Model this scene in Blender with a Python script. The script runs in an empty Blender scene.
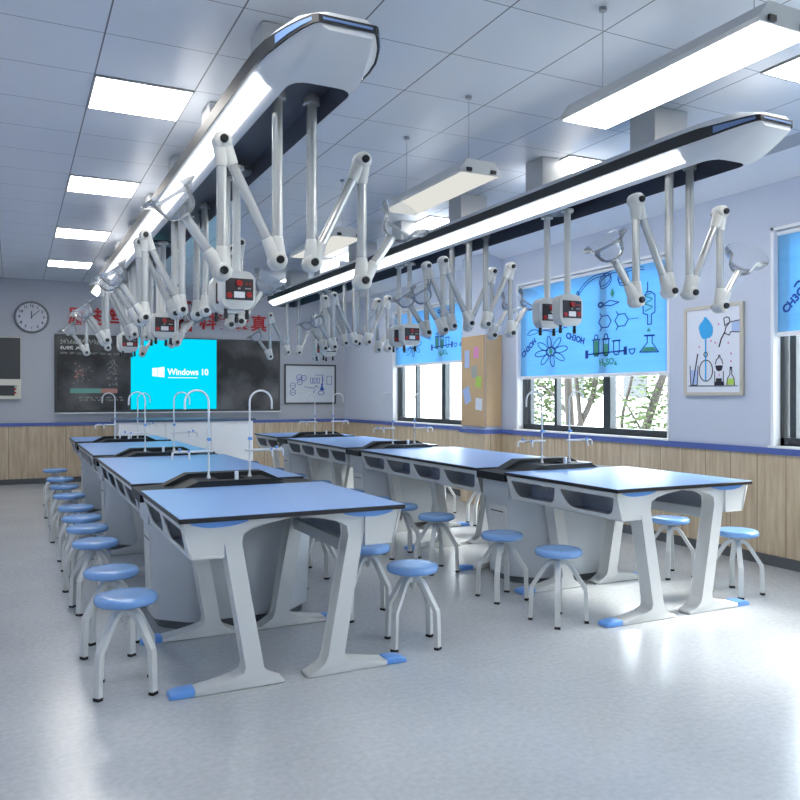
import bpy, bmesh, math, random
from mathutils import Vector, Matrix
random.seed(7)
PI = math.pi
SC = bpy.context.scene
C = SC.collection

# ------------------------------------------------------------------ materials
def nodes(name):
    m = bpy.data.materials.new(name); m.use_nodes = True
    nt = m.node_tree
    return m, nt, nt.nodes, nt.links, nt.nodes['Principled BSDF']

def mat(name, col, rough=0.5, metal=0.0, spec=0.5, vary=0.04, scale=6.0, bump=0.0, coat=0.0):
    """plain surface with a slight procedural variation of tone and gloss"""
    m, nt, N, L, p = nodes(name)
    tc = N.new('ShaderNodeTexCoord'); nz = N.new('ShaderNodeTexNoise')
    nz.inputs['Scale'].default_value = scale; nz.inputs['Detail'].default_value = 3
    L.new(tc.outputs['Object'], nz.inputs['Vector'])
    mx = N.new('ShaderNodeMix'); mx.data_type = 'RGBA'
    a = [max(0, c*(1-vary)) for c in col]; b = [min(1, c*(1+vary)) for c in col]
    mx.inputs['A'].default_value = (*a, 1); mx.inputs['B'].default_value = (*b, 1)
    L.new(nz.outputs['Fac'], mx.inputs['Factor']); L.new(mx.outputs['Result'], p.inputs['Base Color'])
    p.inputs['Roughness'].default_value = rough; p.inputs['Metallic'].default_value = metal
    p.inputs['Specular IOR Level'].default_value = spec
    p.inputs['Coat Weight'].default_value = coat; p.inputs['Coat Roughness'].default_value = 0.36 if coat > 0.3 else 0.05
    if bump:
        bp = N.new('ShaderNodeBump'); bp.inputs['Strength'].default_value = bump; bp.inputs['Distance'].default_value = 0.002
        L.new(nz.outputs['Fac'], bp.inputs['Height']); L.new(bp.outputs['Normal'], p.inputs['Normal'])
    return m

def emis(name, col, strength):
    m, nt, N, L, p = nodes(name)
    N.remove(p); e = N.new('ShaderNodeEmission')
    e.inputs['Color'].default_value = (*col, 1); e.inputs['Strength'].default_value = strength
    L.new(e.outputs[0], N['Material Output'].inputs[0])
    return m

def glass(name, col=(0.93, 0.96, 0.98), refl=0.6, milk=0.0):
    m, nt, N, L, p = nodes(name); N.remove(p)
    t = N.new('ShaderNodeBsdfTransparent'); t.inputs[0].default_value = (*col, 1)
    g = N.new('ShaderNodeBsdfGlossy'); g.inputs['Roughness'].default_value = 0.04
    lw = N.new('ShaderNodeLayerWeight'); lw.inputs['Blend'].default_value = 0.16
    mu = N.new('ShaderNodeMath'); mu.operation = 'MULTIPLY'; mu.inputs[1].default_value = refl
    mx = N.new('ShaderNodeMixShader')
    L.new(lw.outputs['Fresnel'], mu.inputs[0]); L.new(mu.outputs[0], mx.inputs[0])
    L.new(t.outputs[0], mx.inputs[1]); L.new(g.outputs[0], mx.inputs[2])
    d = N.new('ShaderNodeBsdfDiffuse'); d.inputs[0].default_value = (0.9, 0.92, 0.95, 1); m2 = N.new('ShaderNodeMixShader'); m2.inputs[0].default_value = milk
    L.new(mx.outputs[0], m2.inputs[1]); L.new(d.outputs[0], m2.inputs[2]); L.new(m2.outputs[0], N['Material Output'].inputs[0])
    return m

def mth(N, L, op, a, b=None):
    n = N.new('ShaderNodeMath'); n.operation = op
    for i, v in enumerate((a, b)):
        if v is None: continue
        if isinstance(v, (int, float)): n.inputs[i].default_value = v
        else: L.new(v, n.inputs[i])
    return n.outputs[0]

def gridline(N, L, coord, period, offset, width):
    x = mth(N, L, 'SUBTRACT', coord, offset); x = mth(N, L, 'DIVIDE', x, period)
    x = mth(N, L, 'ADD', x, 50.0)
    x = mth(N, L, 'FRACT', x); x = mth(N, L, 'SUBTRACT', x, 0.5); x = mth(N, L, 'ABSOLUTE', x)
    return mth(N, L, 'GREATER_THAN', x, 0.5 - width/period/2)

def ceiling_mat():
    m, nt, N, L, p = nodes('ceiling_tiles')
    tc = N.new('ShaderNodeTexCoord'); sp = N.new('ShaderNodeSeparateXYZ'); L.new(tc.outputs['Object'], sp.inputs[0])
    gx = gridline(N, L, sp.outputs['X'], 0.6, 0.44, 0.009); gy = gridline(N, L, sp.outputs['Y'], 0.6, 5.1, 0.006)
    g = mth(N, L, 'MAXIMUM', gx, gy)
    mx = N.new('ShaderNodeMix'); mx.data_type = 'RGBA'
    mx.inputs['A'].default_value = (0.68, 0.71, 0.76, 1); mx.inputs['B'].default_value = (0.12, 0.13, 0.15, 1)
    L.new(g, mx.inputs['Factor']); L.new(mx.outputs['Result'], p.inputs['Base Color'])
    p.inputs['Roughness'].default_value = 0.30; p.inputs['Metallic'].default_value = 0.0
    return m

def wood_mat(name, axis):
    m, nt, N, L, p = nodes(name)
    tc = N.new('ShaderNodeTexCoord'); sp = N.new('ShaderNodeSeparateXYZ'); L.new(tc.outputs['Object'], sp.inputs[0])
    g = gridline(N, L, sp.outputs[axis], 0.29, 0.21, 0.008)
    mp = N.new('ShaderNodeMapping'); L.new(tc.outputs['Object'], mp.inputs['Vector'])
    mp.inputs['Scale'].default_value = (9, 9, 0.9)
    nz = N.new('ShaderNodeTexNoise'); nz.inputs['Scale'].default_value = 3; nz.inputs['Detail'].default_value = 6
    L.new(mp.outputs[0], nz.inputs['Vector'])
    r = N.new('ShaderNodeValToRGB'); r.color_ramp.elements[0].color = (0.50, 0.38, 0.25, 1); r.color_ramp.elements[1].color = (0.68, 0.56, 0.40, 1)
    r.color_ramp.elements[0].position = 0.3; r.color_ramp.elements[1].position = 0.7
    L.new(nz.outputs['Fac'], r.inputs[0])
    mx = N.new('ShaderNodeMix'); mx.data_type = 'RGBA'
    L.new(g, mx.inputs['Factor']); L.new(r.outputs[0], mx.inputs['A']); mx.inputs['B'].default_value = (0.26, 0.2, 0.13, 1)
    L.new(mx.outputs['Result'], p.inputs['Base Color']); p.inputs['Roughness'].default_value = 0.5
    return m

def floor_mat():
    m, nt, N, L, p = nodes('floor_resin')
    tc = N.new('ShaderNodeTexCoord')
    a = N.new('ShaderNodeTexNoise'); a.inputs['Scale'].default_value = 1.6; a.inputs['Detail'].default_value = 5
    b = N.new('ShaderNodeTexNoise'); b.inputs['Scale'].default_value = 34; b.inputs['Detail'].default_value = 3
    L.new(tc.outputs['Object'], a.inputs['Vector']); L.new(tc.outputs['Object'], b.inputs['Vector'])
    s = mth(N, L, 'ADD', mth(N, L, 'MULTIPLY', a.outputs['Fac'], 0.45), mth(N, L, 'MULTIPLY', b.outputs['Fac'], 0.55))
    r = N.new('ShaderNodeValToRGB'); r.color_ramp.elements[0].color = (0.44, 0.46, 0.48, 1); r.color_ramp.elements[1].color = (0.54, 0.56, 0.58, 1)
    r.color_ramp.elements[0].position = 0.35; r.color_ramp.elements[1].position = 0.65
    L.new(s, r.inputs[0]); L.new(r.outputs[0], p.inputs['Base Color'])
    rr = mth(N, L, 'ADD', mth(N, L, 'MULTIPLY', b.outputs['Fac'], 0.12), 0.16)
    L.new(rr, p.inputs['Roughness'])
    return m

def blind_mat():
    m, nt, N, L, p = nodes('blind_fabric')
    tc = N.new('ShaderNodeTexCoord'); w = N.new('ShaderNodeTexNoise')
    mp = N.new('ShaderNodeMapping'); mp.inputs['Scale'].default_value = (1, 1.2, 14); L.new(tc.outputs['Object'], mp.inputs['Vector'])
    w.inputs['Scale'].default_value = 1.2; L.new(mp.outputs[0], w.inputs['Vector'])
    r = N.new('ShaderNodeValToRGB'); r.color_ramp.elements[0].color = (0.21, 0.50, 0.76, 1); r.color_ramp.elements[1].color = (0.28, 0.59, 0.84, 1)
    L.new(w.outputs['Fac'], r.inputs[0]); L.new(r.outputs[0], p.inputs['Base Color']); p.inputs['Roughness'].default_value = 0.8
    t = N.new('ShaderNodeBsdfTranslucent'); L.new(r.outputs[0], t.inputs[0])
    mx = N.new('ShaderNodeMixShader'); mx.inputs[0].default_value = 0.35
    L.new(p.outputs[0], mx.inputs[1]); L.new(t.outputs[0], mx.inputs[2]); L.new(mx.outputs[0], N['Material Output'].inputs[0])
    return m

def chalk_mat():
    m, nt, N, L, p = nodes('blackboard')
    tc = N.new('ShaderNodeTexCoord'); n = N.new('ShaderNodeTexNoise'); n.inputs['Scale'].default_value = 1.7; n.inputs['Detail'].default_value = 5
    L.new(tc.outputs['Object'], n.inputs['Vector'])
    r = N.new('ShaderNodeValToRGB'); r.color_ramp.elements[0].color = (0.012, 0.013, 0.014, 1); r.color_ramp.elements[1].color = (0.15, 0.15, 0.155, 1)
    r.color_ramp.elements[0].position = 0.40; r.color_ramp.elements[1].position = 0.72
    L.new(n.outputs['Fac'], r.inputs[0]); L.new(r.outputs[0], p.inputs['Base Color']); p.inputs['Roughness'].default_value = 0.5
    return m

M = {
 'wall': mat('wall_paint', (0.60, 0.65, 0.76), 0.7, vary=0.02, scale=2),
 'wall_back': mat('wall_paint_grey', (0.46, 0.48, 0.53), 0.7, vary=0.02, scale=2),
 'white': mat('white_paint', (0.88, 0.89, 0.91), 0.45, vary=0.02),
 'floor': floor_mat(), 'ceil': ceiling_mat(), 'woodx': wood_mat('wainscot_oak_x', 'X'), 'woody': wood_mat('wainscot_oak_y', 'Y'),
 'navy': mat('blue_trim', (0.09, 0.14, 0.42), 0.4), 'base': mat('baseboard_grey', (0.10, 0.11, 0.12), 0.5),
 'table': mat('blue_laminate', (0.24, 0.45, 0.86), 0.46, vary=0.02, spec=0.9, coat=0.7), 'black': mat('black_resin', (0.012, 0.012, 0.014), 0.35),
 'deck': mat('black_sink_resin', (0.016, 0.018, 0.02), 0.5, spec=0.3),
 'alu': mat('white_powder_coat', (0.66, 0.67, 0.66), 0.38, vary=0.02), 'cab': mat('cabinet_panel', (0.56, 0.59, 0.62), 0.4, vary=0.02),
 'lining': mat('tray_lining', (0.38, 0.42, 0.52), 0.5), 'bluep': mat('blue_plastic', (0.15, 0.36, 0.80), 0.3), 'seat': mat('blue_seat_plastic', (0.19, 0.38, 0.74), 0.25, vary=0.03, spec=0.6, coat=0.2),
 'arm': mat('arm_enamel', (0.60, 0.605, 0.58), 0.3, vary=0.02), 'tube': mat('arm_aluminium', (0.56, 0.565, 0.55), 0.25, metal=0.5, vary=0.03),
 'knob': mat('black_knob', (0.01, 0.012, 0.012), 0.3), 'boom': mat('boom_shell', (0.62, 0.64, 0.67), 0.35, vary=0.02), 'band': mat('boom_band', (0.03, 0.034, 0.038), 0.5, spec=0.3),
 'chan': mat('boom_channel', (0.07, 0.08, 0.11), 0.4), 'inlay': mat('boom_inlay', (0.13, 0.22, 0.44), 0.35), 'post': mat('post_grey', (0.50, 0.51, 0.51), 0.4, metal=0.2),
 'panel': mat('panel_dark', (0.035, 0.03, 0.032), 0.3), 'red': mat('red_button', (0.42, 0.02, 0.02), 0.35), 'label': mat('panel_label', (0.8, 0.8, 0.8), 0.5),
 'glass': glass('hood_acrylic', (0.95, 0.96, 0.97), 0.9, 0.07), 'pane': glass('window_glass', (0.97, 0.99, 0.99), 0.35),
 'wframe': mat('window_frame_grey', (0.06, 0.07, 0.08), 0.35, metal=0.3), 'blind': blind_mat(), 'print': mat('print_blue', (0.014, 0.07, 0.36), 0.7), 'green': mat('print_green', (0.06, 0.33, 0.22), 0.7),
 'chrome': mat('tap_white', (0.76, 0.78, 0.80), 0.3), 'fixture': mat('lamp_case', (0.46, 0.47, 0.48), 0.35, metal=0.3),
 'wire': mat('steel_wire', (0.35, 0.36, 0.38), 0.3, metal=0.8),
 'e_panel': emis('ceiling_panel_light', (1.0, 0.965, 0.91), 6.5), 'e_strip': emis('strip_light', (0.97, 0.99, 1.0), 1.7), 'e_lamp': emis('lamp_diffuser', (1.0, 1.0, 0.99), 4.0),
 'e_dim': emis('lamp_louvre_diffuser', (1.0, 1.0, 0.93), 0.27),
 'e_screen': emis('screen_cyan', (0.0, 0.72, 1.0), 0.36), 'e_logo': emis('screen_white', (0.9, 1.0, 1.0), 0.40),
 'board': chalk_mat(), 'boardframe': mat('board_frame', (0.05, 0.055, 0.06), 0.35), 'charred': mat('sign_red', (0.46, 0.012, 0.018), 0.4),
 'ink': mat('ink_black', (0.012, 0.012, 0.03), 0.6), 'cork': mat('cork', (0.60, 0.42, 0.24), 0.85, vary=0.18, scale=60, bump=0.3),
 'pframe': mat('pale_wood_frame', (0.60, 0.56, 0.48), 0.5), 'paper': mat('paper', (0.78, 0.82, 0.90), 0.7, vary=0.02), 'sky': mat('print_sky', (0.04, 0.42, 0.85), 0.6), 'lime': mat('print_lime', (0.45, 0.66, 0.12), 0.6),
 'pale': mat('print_paleblue', (0.45, 0.58, 0.85), 0.6), 'pink': mat('print_pink', (0.75, 0.28, 0.55), 0.6), 'chalk': mat('board_grey', (0.38, 0.40, 0.36), 0.7), 'teal': mat('board_teal', (0.16, 0.40, 0.34), 0.6), 'salmon': mat('board_salmon', (0.50, 0.24, 0.20), 0.6),
 'cream': mat('cream_plastic', (0.72, 0.70, 0.60), 0.5), 'rubber': mat('rubber_black', (0.012, 0.012, 0.012), 0.7),
 'bark': mat('bark', (0.05, 0.042, 0.035), 0.9, vary=0.3, scale=20), 'leaf': mat('leaf_green', (0.055, 0.085, 0.02), 0.6, vary=0.4, scale=3),
 'facade': mat('facade_white', (0.85, 0.84, 0.80), 0.8, vary=0.03), 'fglass': mat('facade_window', (0.03, 0.035, 0.04), 0.2), 'groove': mat('facade_groove', (0.16, 0.16, 0.16), 0.8), 'court': mat('courtyard_paving', (0.55, 0.54, 0.50), 0.9),
}

# ------------------------------------------------------------------ mesh helpers
def add_box(bm, x0, x1, y0, y1, z0, z1):
    v = [bm.verts.new(p) for p in ((x0,y0,z0),(x1,y0,z0),(x1,y1,z0),(x0,y1,z0),(x0,y0,z1),(x1,y0,z1),(x1,y1,z1),(x0,y1,z1))]
    for f in ((3,2,1,0),(4,5,6,7),(0,1,5,4),(1,2,6,5),(2,3,7,6),(3,0,4,7)): bm.faces.new([v[i] for i in f])

def box(x0, x1, y0, y1, z0, z1, bev=0.0, seg=2):
    bm = bmesh.new(); add_box(bm, x0, x1, y0, y1, z0, z1)
    if bev: bmesh.ops.bevel(bm, geom=bm.edges[:], offset=bev, segments=seg, affect='EDGES', profile=0.5)
    return bm

def obj(name, bm, m, parent=None, smooth=None, recalc=True):
    if recalc: bmesh.ops.recalc_face_normals(bm, faces=bm.faces[:])
    me = bpy.data.meshes.new(name); bm.to_mesh(me); bm.free()
    if smooth is not None:
        for p in me.polygons: p.use_smooth = True
        me.set_sharp_from_angle(angle=math.radians(smooth))
    me.materials.append(m if not isinstance(m, str) else M[m])
    o = bpy.data.objects.new(name, me); C.objects.link(o)
    if parent: o.parent = parent
    return o

def add_lathe(bm, prof, n=20, mtx=None, cap=True):
    """revolve (r, z) pairs about local z"""
    mtx = mtx or Matrix.Identity(4); rings = []
    for r, z in prof:
        rings.append([bm.verts.new(mtx @ Vector((r*math.cos(2*PI*i/n), r*math.sin(2*PI*i/n), z))) for i in range(n)])
    for a, b in zip(rings, rings[1:]):
        for i in range(n): bm.faces.new((a[i], a[(i+1)%n], b[(i+1)%n], b[i]))
    if cap: bm.faces.new(rings[0][::-1]); bm.faces.new(rings[-1])

def frame_to(a, b):
    a = Vector(a); d = (Vector(b)-a); L = d.length; q = d.to_track_quat('Z', 'Y')
    return Matrix.Translation(a) @ q.to_matrix().to_4x4(), L

def add_cyl(bm, a, b, r0, r1=None, n=16):
    mtx, L = frame_to(a, b); add_lathe(bm, [(r0, 0), (r0 if r1 is None else r1, L)], n, mtx)

def add_tube(bm, pts, r, n=10, closed_caps=True, rz=None):
    """swept tube; rz gives a flattened section (second radius)"""
    P = [Vector(p) for p in pts]; rings = []; up = None
    for i, p in enumerate(P):
        t = (P[min(i+1, len(P)-1)] - P[max(i-1, 0)]).normalized()
        if up is None:
            up = Vector((0, 0, 1)) if abs(t.z) < 0.9 else Vector((0, 1, 0))
        side = t.cross(up).normalized(); up = side.cross(t).normalized()
        rr = r[i] if isinstance(r, (list, tuple)) else r
        rings.append([bm.verts.new(p + side*rr*math.cos(2*PI*k/n) + up*(rz or rr)*math.sin(2*PI*k/n)) for k in range(n)])
    for a, b in zip(rings, rings[1:]):
        for i in range(n): bm.faces.new((a[i], a[(i+1)%n], b[(i+1)%n], b[i]))
    if closed_caps: bm.faces.new(rings[0][::-1]); bm.faces.new(rings[-1])

def add_bar(bm, pts, w, t, wdir):
    """rectangular bar swept along pts; w along wdir, t in the bend plane"""
    P = [Vector(p) for p in pts]; wd = Vector(wdir).normalized(); rings = []
    for i, p in enumerate(P):
        t1 = (P[i]-P[i-1]).normalized() if i else (P[1]-P[0]).normalized()
        t2 = (P[i+1]-P[i]).normalized() if i < len(P)-1 else t1
        tt = (t1+t2).normalized(); nrm = wd.cross(tt).normalized(); k = 1/max(0.5, tt.dot(t1))
        rings.append([bm.verts.new(p + wd*w/2*a + nrm*t/2*b*k) for a, b in ((-1,-1),(1,-1),(1,1),(-1,1))])
    for a, b in zip(rings, rings[1:]):
        for i in range(4): bm.faces.new((a[i], a[(i+1)%4], b[(i+1)%4], b[i]))
    bm.faces.new(rings[0][::-1]); bm.faces.new(rings[-1])

def add_prism(bm, poly, a, b, f):
    """poly in 2-D, swept from a to b; f(u, v, w) -> xyz"""
    A = [bm.verts.new(f(u, v, a)) for u, v in poly]; B = [bm.verts.new(f(u, v, b)) for u, v in poly]
    n = len(poly)
    for i in range(n): bm.faces.new((A[i], A[(i+1)%n], B[(i+1)%n], B[i]))
    bm.faces.new(A[::-1]); bm.faces.new(B)

XZ = lambda u, v, w: (u, w, v)
XY = lambda u, v, w: (u, v, w)
def prism(poly, a, b, f=XZ, bev=0.0, seg=2):
    bm = bmesh.new(); add_prism(bm, poly, a, b, f)
    if bev: bmesh.ops.bevel(bm, geom=bm.edges[:], offset=bev, segments=seg, affect='EDGES', profile=0.5)
    return bm

def rounded(poly, r, n=4):
    """round the corners of a 2-D polygon; r may be a list"""
    out = []; N_ = len(poly)
    for i, p in enumerate(poly):
        rr = r[i] if isinstance(r, (list, tuple)) else r
        p = Vector(p)
        if rr <= 0: out.append(tuple(p)); continue
        a = Vector(poly[i-1])-p; b = Vector(poly[(i+1) % N_])-p
        k = min(rr, a.length*0.48, b.length*0.48)
        s = p + a.normalized()*k; e = p + b.normalized()*k
        for j in range(n+1):
            t = j/n; q = s*(1-t)**2 + p*2*t*(1-t) + e*t*t; out.append((q.x, q.y))
    return out

def plate(outer, holes, depth):
    """flat plate with holes, in local XY, thickness depth"""
    cu = bpy.data.curves.new('plate', 'CURVE'); cu.dimensions = '2D'; cu.fill_mode = 'BOTH'; cu.extrude = depth/2
    for poly in [outer]+holes:
        s = cu.splines.new('POLY'); s.points.add(len(poly)-1); s.use_cyclic_u = True
        for i, (x, y) in enumerate(poly): s.points[i].co = (x, y, 0, 1)
    return curve_bm(cu)

def curve_bm(cu):
    o = bpy.data.objects.new('tmp', cu); C.objects.link(o)
    dg = bpy.context.evaluated_depsgraph_get(); me = bpy.data.meshes.new_from_object(o.evaluated_get(dg))
    bm = bmesh.new(); bm.from_mesh(me); bpy.data.objects.remove(o); bpy.data.meshes.remove(me); bpy.data.curves.remove(cu)
    bmesh.ops.remove_doubles(bm, verts=bm.verts[:], dist=1e-5)
    return bm

def text_bm(s, size, bold=0.0, depth=0.004, align='CENTER', rot=0.0):
    cu = bpy.data.curves.new('t', 'FONT'); cu.body = s; cu.size = size; cu.extrude = depth/2; cu.offset = bold
    cu.align_x = align; cu.align_y = 'CENTER'
    bm = curve_bm(cu)
    bmesh.ops.transform(bm, matrix=Matrix.Rotation(rot, 4, 'Z'), verts=bm.verts[:])
    return bm

def place(bm, f):
    for v in bm.verts: v.co = Vector(f(*v.co))
    return bm

def add_stroke(bm, pts, w, f, d=0.003, closed=False):
    """a drawn line on a plane: f(p, q, depth) -> xyz"""
    P = [Vector(p) for p in pts]
    if closed: P.append(P[0])
    for a, b in zip(P, P[1:]):
        t = b-a
        if t.length < 1e-6: continue
        t.normalize(); n = Vector((-t.y, t.x))*w/2; a = a-t*w*0.35; b = b+t*w*0.35
        add_prism(bm, [tuple(a-n), tuple(b-n), tuple(b+n), tuple(a+n)], 0, d, f)

def smooth_pts(pts, n=6):
    P = [Vector(p) for p in pts]; out = []
    for i in range(len(P)-1):
        p0 = P[max(i-1, 0)]; p1 = P[i]; p2 = P[i+1]; p3 = P[min(i+2, len(P)-1)]
        for j in range(n):
            t = j/n
            out.append(0.5*((2*p1)+(p2-p0)*t+(2*p0-5*p1+4*p2-p3)*t*t+(3*p1-p0-3*p2+p3)*t**3))
    out.append(P[-1]); return out

def circ(cx, cy, r, n=20, ry=None, a0=0.0):
    ry = ry or r
    return [(cx+r*math.cos(a0+2*PI*i/n), cy+ry*math.sin(a0+2*PI*i/n)) for i in range(n)]

# ------------------------------------------------------------------ object helpers
def tag(o, label, cat, group=None):
    o['label'] = label; o['category'] = cat
    if group: o['group'] = group
    return o
def thing(name, label, cat, loc=(0, 0, 0), group=None, rz=0.0):
    o = bpy.data.objects.new(name, None); o.empty_display_size = 0.1; C.objects.link(o); o.location = loc; o.rotation_euler.z = rz
    return tag(o, label, cat, group)
def struct(name, bm, m):
    o = obj(name, bm, m); o['kind'] = 'structure'; return o
def dup(root, loc, label, rz=0.0):
    r = root.copy(); C.objects.link(r); r.location = loc; r.rotation_euler.z = rz; r['label'] = label
    def kids(src, dst):
        for ch in list(src.children):
            if ch.name not in made: 
                c = ch.copy(); C.objects.link(c); c.parent = dst; made.add(c.name); kids(ch, c)
    made = set(); kids(root, r); return r
ORD = ['first', 'second', 'third', 'fourth', 'fifth', 'sixth', 'seventh', 'eighth', 'ninth', 'tenth', 'eleventh']

# ------------------------------------------------------------------ room
H = 3.425; XR = 5.92; YB = 14.55; XL = -0.65; YF = -2.2
struct('floor', box(XL-0.2, XR+0.25, YF-0.2, YB+0.2, -0.1, 0), 'floor')
struct('ceiling', box(XL-0.2, 5.22, YF-0.2, YB+0.2, H, H+0.1), 'ceil')
struct('trim_1', box(5.22, XR+0.25, YF-0.2, YB+0.2, H+0.002, H+0.1), 'fixture')
struct('trim_2', prism([(5.50, H+0.002), (XR, H+0.002), (XR, 3.32), (XR-0.02, 3.32)], YF, YB), 'white')
WIN = [(-1.7, 0.98, 1.98), (2.04, 4.72, 2.0), (5.90, 8.58, 1.70), (9.66, 12.34, 1.98)]      # y0, y1, bottom of the blind; first window is out of view, added for daylight
SILL, HEAD = 1.04, 2.93
bm = bmesh.new()
ys = [YF-0.2] + [v for w in WIN for v in w[:2]] + [YB+0.2]
for i in range(0, len(ys), 2): add_box(bm, XR, XR+0.25, ys[i], ys[i+1], 0, H+0.1)
for w in WIN:
    add_box(bm, XR, XR+0.25, w[0], w[1], 0, SILL); add_box(bm, XR, XR+0.25, w[0], w[1], HEAD, H+0.1)
struct('wall_right', bm, 'wall')
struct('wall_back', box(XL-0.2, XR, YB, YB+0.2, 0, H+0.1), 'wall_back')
struct('wall_left', box(XL-0.2, XL, YF-0.2, YB, 0, H+0.1), 'wall')
struct('wall_front', box(XL, XR, YF-0.2, YF, 0, H+0.1), 'wall')
struct('wall_pillar', box(5.65, XR-0.001, 8.92, 9.52, 0, H-0.002), 'wall')
# wainscot of oak panels with a blue rail and dark baseboard
struct('trim_3', box(XR-0.018, XR-0.001, YF, YB-0.02, 0.0, 0.965), 'woody')
struct('trim_4', box(XL+0.001, XR-0.02, YB-0.018, YB-0.001, 0.0, 0.965), 'woodx')
bm = box(5.632, XR-0.02, 8.902, 8.92, 0.0, 0.965); add_box(bm, 5.632, 5.65, 8.92, 9.538, 0.0, 0.965); struct('trim_5', bm, 'woodx')
bm = box(XR-0.034, XR-0.001, YF, YB-0.02, 0.965, 1.02); add_box(bm, 5.616, XR-0.03, 8.886, 8.92, 0.965, 1.02); add_box(bm, 5.616, 5.65, 8.92, 9.554, 0.965, 1.02)
struct('trim_6', bm, 'navy')
struct('trim_7', box(XL+0.001, XR-0.04, YB-0.034, YB-0.001, 0.965, 1.02), 'navy')
struct('baseboard_right', box(XR-0.036, XR-0.019, YF, YB-0.04, 0.0, 0.09), 'base')
struct('baseboard_back', box(XL+0.001, XR-0.04, YB-0.036, YB-0.019, 0.0, 0.09), 'base')

# windows with blinds
def blind_print(par, yl, bottom, name='printed_drawing'):
    """line drawings on a blind; p runs from the far edge yl towards the camera"""
    F = lambda p, q, d: (5.957-d, yl-p, q)
    bm = bmesh.new(); W = 0.012
    S = lambda pts, closed=False, w=W: add_stroke(bm, pts, w, F, closed=closed)
    if bottom < 1.8: dz = 0.0
    else: dz = 0.29
    for k in range(8):                                                          # atom of eight petals
        a = k*PI/4+0.15; cx, cy = 0.68+0.2*math.cos(a), 2.02+dz+0.115*math.sin(a)
        ca, sa = math.cos(a), math.sin(a)*0.8
        pts = []
        for x, y in circ(0, 0, 0.13, 14, 0.05): pts.append((cx+x*ca-y*sa, cy+(x*sa+y*ca)*0.75))
        S(pts, True, 0.010)
    S(circ(0.68, 2.02+dz, 0.10, 14, 0.055), True)
    tb = smooth_pts([(1.2,2.68),(1.32,2.775),(1.5,2.845),(1.75,2.835),(1.73,2.742),(1.6,2.711),(1.6,2.8),(1.76,2.86),(1.95,2.85),(2.04,2.78),(2.0,2.705),(1.9,2.72),(1.9,2.80),(2.06,2.85),(2.27,2.831)], 5)
    if dz == 0: S(tb, w=0.010); S([(x+0.012, y-0.03) for x, y in tb], w=0.010); S(circ(1.2, 2.68, 0.02, 8), True)
    for cx, cy in ((1.67, 2.305), (1.94, 2.30)):                                # two rings
        h = [(cx+0.105*math.cos(PI/3*i), cy+0.075*math.sin(PI/3*i)+dz) for i in range(6)]; S(h, True)
        S([h[2], (h[2][0]-0.03, h[2][1]+0.035)]); S([h[4], (h[4][0]-0.03, h[4][1]-0.035)])
    S([(2.045, 2.30+dz), (2.2, 2.30+dz)], w=0.007)
    S([(2.335,2.66+dz),(2.335,2.56+dz)]); 
    if dz == 0:
        S([(2.27,2.34),(2.27,2.50),(2.32,2.56),(2.38,2.56),(2.44,2.52),(2.44,2.34),(2.39,2.32),(2.39,2.22),(2.335,2.22),(2.335,2.32)], True)
    S([(2.33,2.10+dz),(2.33,2.03+dz),(2.22,1.935+dz),(2.49,1.925+dz),(2.40,2.025+dz),(2.40,2.10+dz)], True); S([(2.29,2.105+dz),(2.43,2.1+dz)], w=0.018)
    S([(1.36,1.948+dz),(2.0,1.965+dz)], w=0.016)
    S([(1.36,1.92+dz),(1.36,1.98+dz)], w=0.05); S([(2.0,1.935+dz),(2.0,1.99+dz)], w=0.05)
    for cx, t in ((1.525, 2.11), (1.69, 2.11), (1.86, 2.08)):
        S([(cx-0.045,t+dz),(cx-0.045,1.95+dz),(cx-0.02,1.925+dz),(cx+0.02,1.925+dz),(cx+0.045,1.95+dz),(cx+0.045,t+dz)], True)
        S([(cx-0.06,t+dz),(cx+0.06,t+dz)], w=0.016)
    for cx in (1.525, 1.69): S(circ(cx, 2.135+dz, 0.032, 8), True)
    S([(2.06,1.975+dz),(2.075,1.935+dz),(2.105,1.92+dz),(2.135,1.935+dz),(2.15,1.975+dz)], True)
    S([(1.62,2.49+dz),(1.75,2.535+dz),(1.9,2.50+dz),(1.78,2.475+dz)], True); S(circ(1.60, 2.50+dz, 0.04, 8, 0.025), True, 0.02)
    if dz == 0:
        S(smooth_pts([(0.19,2.265),(0.3,2.315),(0.53,2.285),(0.70,2.30),(0.87,2.32),(0.99,2.29)], 4)); S(smooth_pts([(0.2,2.25),(0.36,2.26),(0.5,2.31),(0.66,2.27),(0.83,2.262),(0.98,2.31)], 4), w=0.008)
    def tx(s, p, q, size, rot, bold=0.004):
        t = place(text_bm(s, size, bold, 0.003, rot=rot), lambda x, y, z: F(p+x, q+y+dz, 0.0015+z)); me = bpy.data.meshes.new('t'); t.to_mesh(me); t.free(); bm.from_mesh(me); bpy.data.meshes.remove(me)
    tx('CH3OH', 1.15, 2.15, 0.10, -0.28); tx('CH3OH', 0.22, 2.085, 0.10, 0.6)
    obj(name, bm, 'print', par)
    bm = bmesh.new()
    S2 = lambda pts, closed=False, w=W: add_stroke(bm, pts, w, F, closed=closed)
    for cx, t in ((1.525, 2.07), (1.69, 2.03)): S2([(cx, 1.945+dz), (cx, t+dz)], w=0.07)
    add_prism(bm, [(2.25,1.94+dz),(2.465,1.935+dz),(2.42,1.98+dz),(2.29,1.985+dz)], 0, 0.002, F)
    add_prism(bm, [(2.32,2.145+dz),(2.38,2.145+dz),(2.35,2.185+dz)], 0, 0.002, F); add_prism(bm, circ(0.68, 2.02+dz, 0.035, 10), 0, 0.002, F)
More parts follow.
